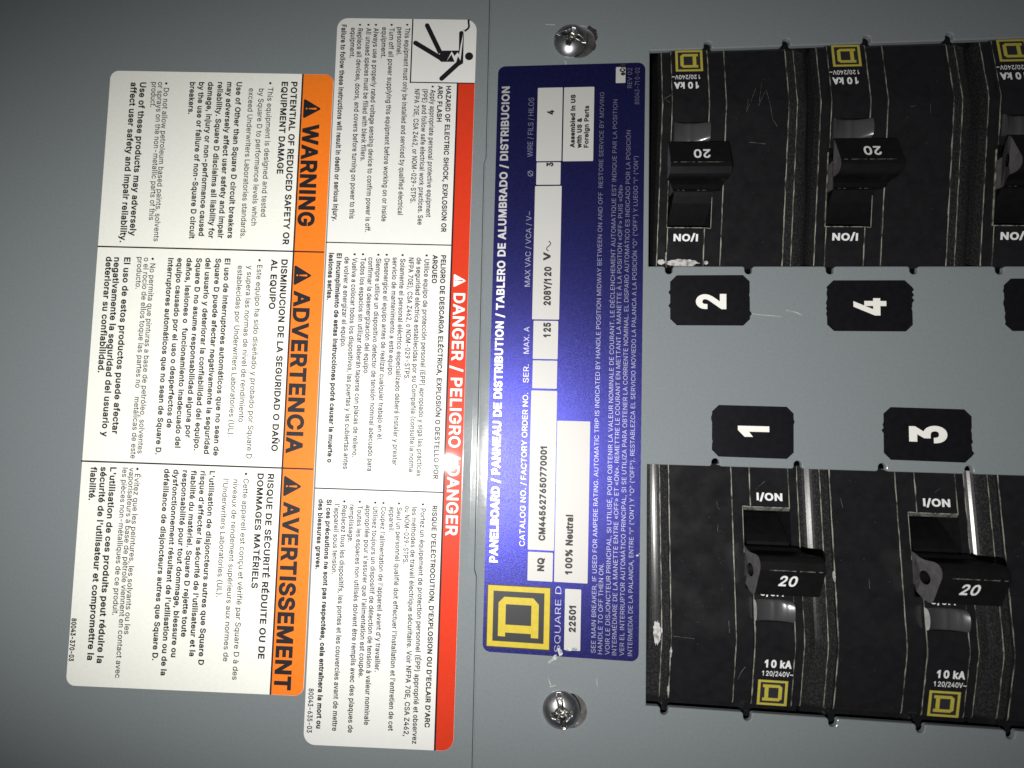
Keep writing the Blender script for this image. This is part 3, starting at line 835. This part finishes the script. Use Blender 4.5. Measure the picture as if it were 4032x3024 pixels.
field((2425, 266), (2462, 328), [('eC', (2461, 299), (2462, 270), 22, .06)], smudge)
# torn corner and nick
m = MB(); rnd = random.Random(11)
def chip(cx, cy, rx, ry, n=13, lift=0.02):
    m.flat(ccw([tuple(B_.loc(cx + rx * rnd.uniform(.45, 1) * math.cos(2 * math.pi * i / n), cy + ry * rnd.uniform(.45, 1) * math.sin(2 * math.pi * i / n))) for i in range(n)]), zt + lift)
chip(2205, 2565, 13, 22); chip(2185, 2586, 12, 14, lift=.024); chip(2240, 2556, 17, 9); chip(2262, 2553, 14, 8, lift=.024); chip(2509, 2186, 7, 5); chip(2518, 2180, 6, 4, lift=.024)
m.build('torn_patch', TORN, rate)

# ------------------------------------------------------------------ circuit breakers
# local frame of a breaker: x across its width, y = -t where t runs from the ON end outwards, z out of the panel
def lift(t):
    if t < 25.9: return -0.75 + 1.95 * max(t, -1) / 25.9
    if t < 27.5:
        k = (t - 25.9) / 1.6
        return 1.20 + 0.06 * math.sin(math.pi * k) - 0.08 * k
    return 1.12 - 1.45 * (t - 27.5) / 9.4
EDGE = {}
def prof():
    """(u, w, material of the strip to the next station)"""
    out = [(0.02, -4.5, 0), (0.02, -2.0, 0)]
    for u, w in ((0.25, -1.62), (0.5, -1.32), (0.8, -1.03), (1.1, -0.80), (1.4, -0.62), (1.7, -0.48), (2.0, -0.37), (2.3, -0.285), (2.6, -0.225), (2.9, -0.185)):
        out.append((u, w, 1))
    out += [(3.05, -0.172, 2), (3.18, -0.167, 1), (3.27, -0.30, 1), (4.34, -0.30, 0), (4.42, 0.0, 2), (4.58, 0.0, 0), (7, 0, 0), (9.5, 0, 0), (12, 0, 0), (14.32, 0.0, 2), (14.46, 0.0, 0), (14.60, -0.16, 0),
            (16.1, -0.16, 0), (16.98, -0.16, 0), (17.06, 0.16, 2), (17.22, 0.16, 0), (19, .16, 0), (21, .16, 0), (22.8, .16, 0), (23.06, 0.16, 2), (23.18, 0.16, 0), (23.30, -0.12, 0), (24.56, -0.14, 2), (24.68, -0.15, 1), (24.76, -0.26, 1), (25.0, -1.3, 1), (25.1, -4.5, 0)]
    return out
PROF = prof()
def base_w(u):
    us = [p[0] for p in PROF]; ws = [p[1] for p in PROF]
    return float(np.interp(u, us[1:], ws[1:]))
def surf(u, t): return base_w(u) + lift(t)
SLOT = (16.1, 23.18, 6.3, 18.9)
WIN = (17.06, 22.8, 20.2, 23.6)
T_END = 36.95

def make_case(seed, marks):
    rnd = random.Random(seed)
    ts = [-0.35]
    t = 0.0
    while t < T_END - 0.2: ts.append(round(t, 3)); t += 0.62
    ts += [6.3, 18.9, 20.2, 23.6, 25.9, 26.3, 26.7, 27.1, 27.5, T_END]
    ts = sorted(set(ts)); cl = [ts[0]]
    for q in ts[1:]:
        keep = q in (6.3, 18.9, 20.2, 23.6, T_END)
        if q - cl[-1] < 0.16:
            if keep: cl[-1] = q
            continue
        cl.append(q)
    ts = cl
    mb = MB(); nu = len(PROF)
    wob = {}
    for i, p in enumerate(PROF):
        if p[2] == 2:
            ph = rnd.uniform(0, 6); 
            for j, t in enumerate(ts):
                a = 0.03 * math.sin(t * 1.3 + ph) + rnd.uniform(-0.03, 0.06) * (1 if rnd.random() < .4 else .3)
                inner = p[0] in (4.42, 17.06)
                wob[(i + 1 if inner else i, j)] = a if inner else -a
    for j, t in enumerate(ts):
        for i, p in enumerate(PROF):
            u = p[0]
            if (i, j) in wob and not (SLOT[2] - 1 < t < SLOT[3] + 1 and abs(u - 23.1) < .2) and not (WIN[2] - 1 < t < WIN[3] + 1 and abs(u - 17.1) < .2): u += wob[(i, j)]
            w = p[1] + (lift(t) if i not in (0, nu - 1) else 0)
            if t == T_END: w -= 0.15
            if u < 1.2: w = min(w, -0.22 - (1.2 - u) * 1.3)
            mb.v.append((u, -t, w))
    def inside(u0, u1, t0, t1):
        for (a, b, c, d) in (SLOT, WIN):
            if u0 >= a - 1e-3 and u1 <= b + 1e-3 and t0 >= c - 1e-3 and t1 <= d + 1e-3: return True
        return False
    for j in range(len(ts) - 1):
        for i in range(nu - 1):
            if inside(PROF[i][0], PROF[i + 1][0], ts[j], ts[j + 1]): continue
            a = j * nu + i; b = a + nu
            mb.f.append((b, b + 1, a + 1, a)); mb.m.append(PROF[i][2])
    # end walls
    for j in (0, len(ts) - 1):
        for i in range(nu - 1):
            u0, u1 = mb.v[j * nu + i][0], mb.v[j * nu + i + 1][0]
            y = mb.v[j * nu + i][1]
            if u1 - u0 < 1e-4: continue
            mb.poly([mb.v[j * nu + i], (u0, y, -6), (u1, y, -6), mb.v[j * nu + i + 1]] if j else [mb.v[j * nu + i + 1], (u1, y, -6), (u0, y, -6), mb.v[j * nu + i]], 0)
    # ledge beyond the logo end
    y = -T_END
    mb.prism([(0.3, y - 3.0), (24.8, y - 3.0), (24.8, y - 0.01), (0.3, y - 0.01)], -8, -2.0)
    for u in (4.4, 14.5, 17.0, 23.3): mb.prism([(u, y - 3.0), (u + .3, y - 3.0), (u + .3, y - 0.02), (u, y - 0.02)], -6, -1.7, 0)
    # slot and window walls
    for (a, b, c, d), dep in ((SLOT, 9.0), (WIN, 1.6)):
        n = 8
        for s in range(n):
            t0, t1 = c + (d - c) * s / n, c + (d - c) * (s + 1) / n
            for u, flip in ((a, 0), (b, 1)):
                q = [(u, -t0, surf(u, t0)), (u, -t1, surf(u, t1)), (u, -t1, lift(t1) - dep), (u, -t0, lift(t0) - dep)]
                mb.poly(q if flip else q[::-1], 0)
        if dep > 5 and seed < 24:                                # slot lip at the ON end, its lit grey painted in
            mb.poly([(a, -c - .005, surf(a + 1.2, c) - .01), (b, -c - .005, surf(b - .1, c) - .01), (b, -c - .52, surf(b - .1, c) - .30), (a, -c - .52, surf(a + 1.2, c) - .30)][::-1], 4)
        for s in range(4):
            u0, u1 = a + (b - a) * s / 4, a + (b - a) * (s + 1) / 4
            for t, flip in ((c, 0), (d, 1)):
                q = [(u0, -t, surf(u0, t)), (u1, -t, surf(u1, t)), (u1, -t, lift(t) - dep), (u0, -t, lift(t) - dep)]
                mb.poly(q if flip else q[::-1], 0)
        mb.flat([(a, -d), (b, -d), (b, -c), (a, -c)], lift((c + d) / 2) - dep + .3, 0)
    # worn rims of the slot
    def rim(pts, w=0.10, l=0.015, mi=2):
        for q in stroke_quads(pts, w): mb.poly([(p[0], p[1], surf(p[0], -p[1]) + l) for p in q], mi)
    rim([(SLOT[0] - .05, -6.25 - 0.6 * k) for k in range(13)])
    rim([(SLOT[0] + 1.0 * k, -6.24) for k in range(8)], 0.13)
    rim([(SLOT[1] + .06, -6.25 - 0.6 * k) for k in range(21)], 0.09)
    # scratches: polylines in (u, t)
    for pl, w in marks:
        fine = []
        for k in range(len(pl) - 1):
            for s in range(4):
                f = s / 4; fine.append((pl[k][0] + (pl[k + 1][0] - pl[k][0]) * f, -(pl[k][1] + (pl[k + 1][1] - pl[k][1]) * f)))
        fine.append((pl[-1][0], -pl[-1][1]))
        rim(fine, w, 0.02, 3)
    # random dust specks
    for _ in range(34):
        u, t = rnd.uniform(4.8, 14.2), rnd.uniform(1, 36.5); s = rnd.uniform(.02, .055)
        mb.poly([(u + s * math.cos(k * math.pi / 3) * rnd.uniform(.5, 1.2), -t + s * math.sin(k * math.pi / 3), surf(u, t) + .015) for k in range(6)], 3)
    return mb

HP = [(12.4, -3), (12.2, 0.3), (12.05, 0.9), (12.1, 1.5), (12.5, 2.3), (12.6, 3.2), (12.5, 4.2), (12.45, 4.8), (12.5, 5.3), (12.7, 5.75), (13.1, 6.05), (13.6, 6.2), (14.3, 6.15),
      (18.15, 4.55), (18.5, 4.25), (18.65, 3.7), (18.4, 2.7), (17.8, 1.6), (17.0, 0.6), (16.4, -3)]
HOLE = [(15.2 + 1.0 * math.cos(2 * math.pi * i / 22), 3.15 + 0.98 * math.sin(2 * math.pi * i / 22)) for i in range(22)]
def hl(w): return 16.35 - 0.75 * min(1, max(0, (w - 0.35) / 0.6)) + 0.045 * max(0, w - 1)
def hr(w): return 22.95 + 2.1 * min(1, max(0, (w - 0.6) / 3.6))
def make_handle():
    pts = [Vector(p) for p in HP + HOLE]; n, h = len(HP), len(HOLE)
    ed = [(i, (i + 1) % n) for i in range(n)] + [(n + i, n + (i + 1) % h) for i in range(h)]
    V, _, F = delaunay_2d_cdt(pts, ed, [], 4, 1e-6)[:3]
    # keep only faces inside the outline and outside the hole
    def pin(c, poly):
        k = False; j = len(poly) - 1
        for i in range(len(poly)):
            if (poly[i][1] > c[1]) != (poly[j][1] > c[1]) and c[0] < (poly[j][0] - poly[i][0]) * (c[1] - poly[i][1]) / (poly[j][1] - poly[i][1]) + poly[i][0]: k = not k
            j = i
        return k
    F = [f for f in F if pin((sum(V[i].x for i in f) / len(f), sum(V[i].y for i in f) / len(f)), HP) and not pin((sum(V[i].x for i in f) / len(f), sum(V[i].y for i in f) / len(f)), HOLE)]
    mb = MB()
    mb.tris([(hl(p.y), -p.x, p.y) for p in V], [tuple(f) for f in F], 2); mb.tris([(hr(p.y), -p.x, p.y) for p in V], [tuple(f)[::-1] for f in F], 2)
    for lp in (HP, HOLE):
        for i in range(len(lp)):
            a, b = lp[i], lp[(i + 1) % len(lp)]
            mb.poly([(hl(a[1]), -a[0], a[1]), (hl(b[1]), -b[0], b[1]), (hr(b[1]), -b[0], b[1]), (hr(a[1]), -a[0], a[1])])
    rp = [(6.6, -8), (6.9, -5.6), (7.8, -3.8), (9.2, -2.2), (10.6, -.7), (11.6, 0.1), (12.4, .3), (15, -.2), (18, -.5), (18.7, -1.2), (18.7, -8)]
    for i in range(len(rp) - 1):
        a, b = rp[i], rp[i + 1]
        mb.poly([(16.45, -a[0], a[1]), (22.85, -a[0], a[1]), (22.85, -b[0], b[1]), (16.45, -b[0], b[1])])
    for u in (16.45, 22.85): mb.poly([(u, -p[0], p[1]) for p in rp])
    # worn ridges
    rnd = random.Random(2)
    for (t, w, a, b, nn, g) in ((14.32, 6.16, 16.1, 24.6, 16, .86), (12.06, 1.2, 17.4, 23.0, 14, .55)):
        for k in range(nn):
            if rnd.random() < g:
                u0 = a + (b - a) * k / nn; u1 = u0 + (b - a) / nn; d = rnd.uniform(.02, .05)
                if w > 5: mb.poly([(u0, -t - d, w - d + .02), (u1, -t - d, w - d + .02), (u1, -t + d, w + .02), (u0, -t + d, w + .02)], 1)
                else: mb.poly([(u0, -t + .03, w - d * 1.5), (u1, -t + .03, w - d * 1.5), (u1, -t + .03, w + d * 1.5), (u0, -t + .03, w + d * 1.5)], 1)
    return mb

def make_lens():
    mb = MB(); n = 12; a, b = WIN[0] + .03, WIN[1] - .03
    arc = []
    for i in range(n + 1):
        th = math.pi * i / n
        t = (WIN[2] + WIN[3]) / 2 - (WIN[3] - WIN[2] - .06) / 2 * math.cos(th)
        arc.append((t, lift(21.9) - 0.3 + 1.5 * max(0.0, math.sin(th)) ** 0.4))
    nu = 28
    def dish(u):                                   # the face is hollowed across its width, with a shallow rib near the middle
        k = (u - (a + b) / 2) / ((b - a) / 2)
        return -1.0 + 1.0 * k * k + 0.16 * math.exp(-((k - 0.05) / 0.13) ** 2) + 0.05 * math.exp(-((k - 0.62) / 0.08) ** 2)
    us = [a + (b - a) * q / nu for q in range(nu + 1)]
    for u in us:
        for p in arc:
            mb.v.append((u, -p[0], lift(21.9) - 0.3 + (p[1] - lift(21.9) + 0.3) * (1 + dish(u) / 1.5)))
    for q in range(nu):
        for i in range(n):
            o = q * (n + 1) + i
            mb.f.append((o + 1, o + n + 2, o + n + 1, o)); mb.m.append(0)
    mb.poly([(a, -p[0], p[1]) for p in arc], 1); mb.poly([(b, -p[0], p[1]) for p in arc][::-1], 0)
    return mb

def make_breaker(name, mw, label, seed, marks, smear=(), play=0.0):
    r = thing(name, mw, label, 'circuit breaker', 'circuit breakers in the panel')
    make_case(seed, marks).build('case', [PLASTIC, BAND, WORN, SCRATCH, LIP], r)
    h = make_handle().build('handle', [HANDLE, WORN, HANDLE_END], r)
    h.location.x = play * MM                     # sideways play of the toggle
    m = MB()
    # rating number on the sloping face of the handle
    ty, tw = 14.3, 6.15; dy, dw = 18.15 - 14.3, 4.55 - 6.15; ln = math.hypot(dy, dw)
    def onface(a, b):
        s = 2.75 - b                           # distance down the face from the ridge
        return (a, -(ty + dy / ln * s) - 0.02, tw + dw / ln * s + 0.03)
    text(m, '20', 18.8, 0.0, 2.5, 1.85, 0, 0.02, fn=onface, slant=0.08)
    m.build('rating_number', PRINT_W, h)
    make_lens().build('indicator_window', [LENS, LENS_END], r, smooth=True)
    def on(a, b): return (a, b, surf(min(max(a, 17.3), 23.0), -b) + 0.025)
    m = MB()
    text(m, 'I/ON', 18.15, -5.2, 3.95, 1.2, 0, 0.034, fn=on)
    text(m, 'O/OFF', 18.05, -19.75, 4.0, 1.1, 0, 0.034, fn=on)
    text(m, '10 kA', 18.75, -30.7, 4.0, 1.28, 0, 0.04, fn=on)
    text(m, '120/240V~', 18.45, -32.05, 4.6, 0.80, 0, 0.012, fn=on)
    m.build('case_lettering', PRINT_W, r)
    m = MB(); emblem(m, 17.95, -36.85, 4.45, 4.1, lambda a, b, l: (a, b, surf(min(max(a, 17.3), 23.0), -b) + 0.02 + l))
    m.build('emblem', [YELLOW_B, LOGO_BLACK], r)
    if smear:
        m = MB()
        for pl in smear:
            c = (sum(p[0] for p in pl) / len(pl), sum(p[1] for p in pl) / len(pl)); K_ = 7; NN = len(pl)
            for i in range(NN):
                for k in range(K_):
                    f0, f1 = k / K_, (k + 1) / K_
                    q = [(c[0] + (pl[i][0] - c[0]) * f0, c[1] + (pl[i][1] - c[1]) * f0), (c[0] + (pl[i][0] - c[0]) * f1, c[1] + (pl[i][1] - c[1]) * f1),
                         (c[0] + (pl[(i + 1) % NN][0] - c[0]) * f1, c[1] + (pl[(i + 1) % NN][1] - c[1]) * f1), (c[0] + (pl[(i + 1) % NN][0] - c[0]) * f0, c[1] + (pl[(i + 1) % NN][1] - c[1]) * f0)]
                    if k == 0: q = q[1:3] + [c]
                    m.poly([(p[0], -p[1], surf(p[0], p[1]) + 0.03) for p in q])
        m.build('paint_smear', CHALK, r)
    return r

def blob(u0, u1, t0, t1, seed, n=34, jag=.35):
    rnd = random.Random(seed); cu, ct = (u0 + u1) / 2, (t0 + t1) / 2
    return [(cu + (u1 - u0) / 2 * math.cos(2 * math.pi * i / n) * (1 - rnd.random() * jag), ct + (t1 - t0) / 2 * math.sin(2 * math.pi * i / n) * (1 - rnd.random() * jag)) for i in range(n)]

LX, UX = 19.3, 21.2
def low(x): return frame(x, L_TOP, 0, 0)
def upp(x): return frame(x + 25.2, U_BOT, 0, math.pi - 0.014)
S_ = 0.05
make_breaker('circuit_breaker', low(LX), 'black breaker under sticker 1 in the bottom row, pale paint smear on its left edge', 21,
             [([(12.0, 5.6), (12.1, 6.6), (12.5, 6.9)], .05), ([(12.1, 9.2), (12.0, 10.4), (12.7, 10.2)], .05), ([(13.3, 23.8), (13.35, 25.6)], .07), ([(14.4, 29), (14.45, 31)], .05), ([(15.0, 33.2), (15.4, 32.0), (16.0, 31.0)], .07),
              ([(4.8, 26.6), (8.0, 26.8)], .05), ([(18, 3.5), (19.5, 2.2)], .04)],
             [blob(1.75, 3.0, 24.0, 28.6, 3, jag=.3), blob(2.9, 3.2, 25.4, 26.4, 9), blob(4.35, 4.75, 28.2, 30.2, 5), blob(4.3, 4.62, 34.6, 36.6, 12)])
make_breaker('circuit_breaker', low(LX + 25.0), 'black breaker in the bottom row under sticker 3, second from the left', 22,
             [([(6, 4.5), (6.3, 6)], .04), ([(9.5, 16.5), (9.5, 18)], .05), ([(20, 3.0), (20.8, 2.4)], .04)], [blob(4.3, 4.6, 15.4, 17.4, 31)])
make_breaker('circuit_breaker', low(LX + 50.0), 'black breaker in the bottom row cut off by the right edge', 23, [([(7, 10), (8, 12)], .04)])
make_breaker('circuit_breaker', upp(UX), 'black breaker in the top row above sticker 2, with white paint on its inner end', 24,
             [([(8.6, 30.4), (9.3, 26.2)], .04), ([(9.3, 26.2), (8.0, 29.2), (7.0, 24.0), (6.2, 22.8)], .05), ([(10.9, 27.5), (11.2, 25.2), (9.6, 29.4)], .04), ([(7.9, 20.0), (10.6, 20.3)], .05), ([(23.4, 27), (24.4, 27.8), (23.2, 28.4)], .06)],
             [blob(17.6, 23.4, -0.3, 1.15, 6, n=70, jag=.3), blob(23.2, 24.6, 0.1, 1.1, 7, jag=.3), blob(23.08, 23.3, 0.2, 2.4, 16), blob(16.2, 17.0, .2, 1.0, 17)], play=-0.55)
make_breaker('circuit_breaker', upp(UX + 25.15), 'black breaker in the top row above sticker 4, second from the left', 25,
             [([(10.2, 25.6), (11, 25.4)], .05), ([(8.0, 26), (8.0, 24.4)], .04)], play=-0.55)
make_breaker('circuit_breaker', upp(UX + 50.5), 'black breaker in the top row cut off by the right edge', 26, [([(9, 12), (9.5, 13)], .04)], play=-0.55)

# ------------------------------------------------------------------ number stickers between the rows
def plate(TL, BR, tilt, label, digit=None, d0=None, d1=None, cap=0, seed=1, tabs=True):
    rnd = random.Random(seed)
    a, b = at(*TL), at(*BR); c = (a + b) / 2
    w, h = b.x - a.x, a.y - b.y
    t = thing('number_sticker', frame(c.x, c.y, 0, math.radians(tilt)), label, 'number sticker', 'number stickers along the breaker rows')
    ch = 1.05
    pts = []
    ring_ = [(-w / 2 + ch, -h / 2), (w / 2 - ch, -h / 2), (w / 2, -h / 2 + ch), (w / 2, h / 2 - ch), (w / 2 - ch, h / 2), (-w / 2 + ch, h / 2), (-w / 2, h / 2 - ch), (-w / 2, -h / 2 + ch)]
    for i, p in enumerate(ring_):
        pts.append(p)
        if i in (2, 6) and tabs:                   # little torn tabs left where it was cut from its strip
            q = ring_[i + 1]
            for k in range(1, 14):
                f = k / 14; s = 1 if i == 2 else -1
                pts.append((p[0] + s * rnd.choice((0, 0, 0, 0, 0, 0, 0, 0, .14, .3, -.1)), p[1] + (q[1] - p[1]) * f))
    m = MB(); m.prism(pts, 0.003, 0.09); m.build('backing_sheet', STICKER, t)
    if digit:
        p0, p1 = at(*d0), at(*d1)
        m = MB()
        text(m, digit, 0, 0, (p1 - p0).length, cap * 0.0405, 0, 0.034, 0.11)
        o = m.build('numeral', NUM_W, t)
        o.matrix_parent_inverse = Matrix()
        R_ = Matrix.Rotation(math.radians(90), 4, 'Z')
        rel = Matrix.Rotation(-math.radians(tilt), 4, 'Z')
        o.matrix_local = rel @ Matrix.Translation(((p0.x - c.x) * MM, (p0.y - c.y) * MM, 0)) @ R_
    return t
plate((2639, 1084), (2952, 1283), 0.3, 'black clipped-corner sticker with a white 2, below the top row', '2', (2859, 1218), (2859, 1158), 118, 1)
plate((3254, 1104), (3593, 1306), 0.2, 'black clipped-corner sticker with a white 4, below the top row', '4', (3489, 1243), (3489, 1175), 123, 2)
plate((3951, 1097), (4300, 1306), 0.2, 'black sticker cut off by the right edge of the photo, no figure in view', seed=3)
plate((2803, 1595), (3125, 1807), -0.4, 'black clipped-corner sticker with a white 1, above the bottom row', '1', (3028, 1722), (3028, 1679), 120, 4)
plate((3477, 1604), (3828, 1821), -0.6, 'black clipped-corner sticker with a white 3, above the bottom row', '3', (3727, 1747), (3727, 1678), 137, 5)

bpy.context.view_layer.update()
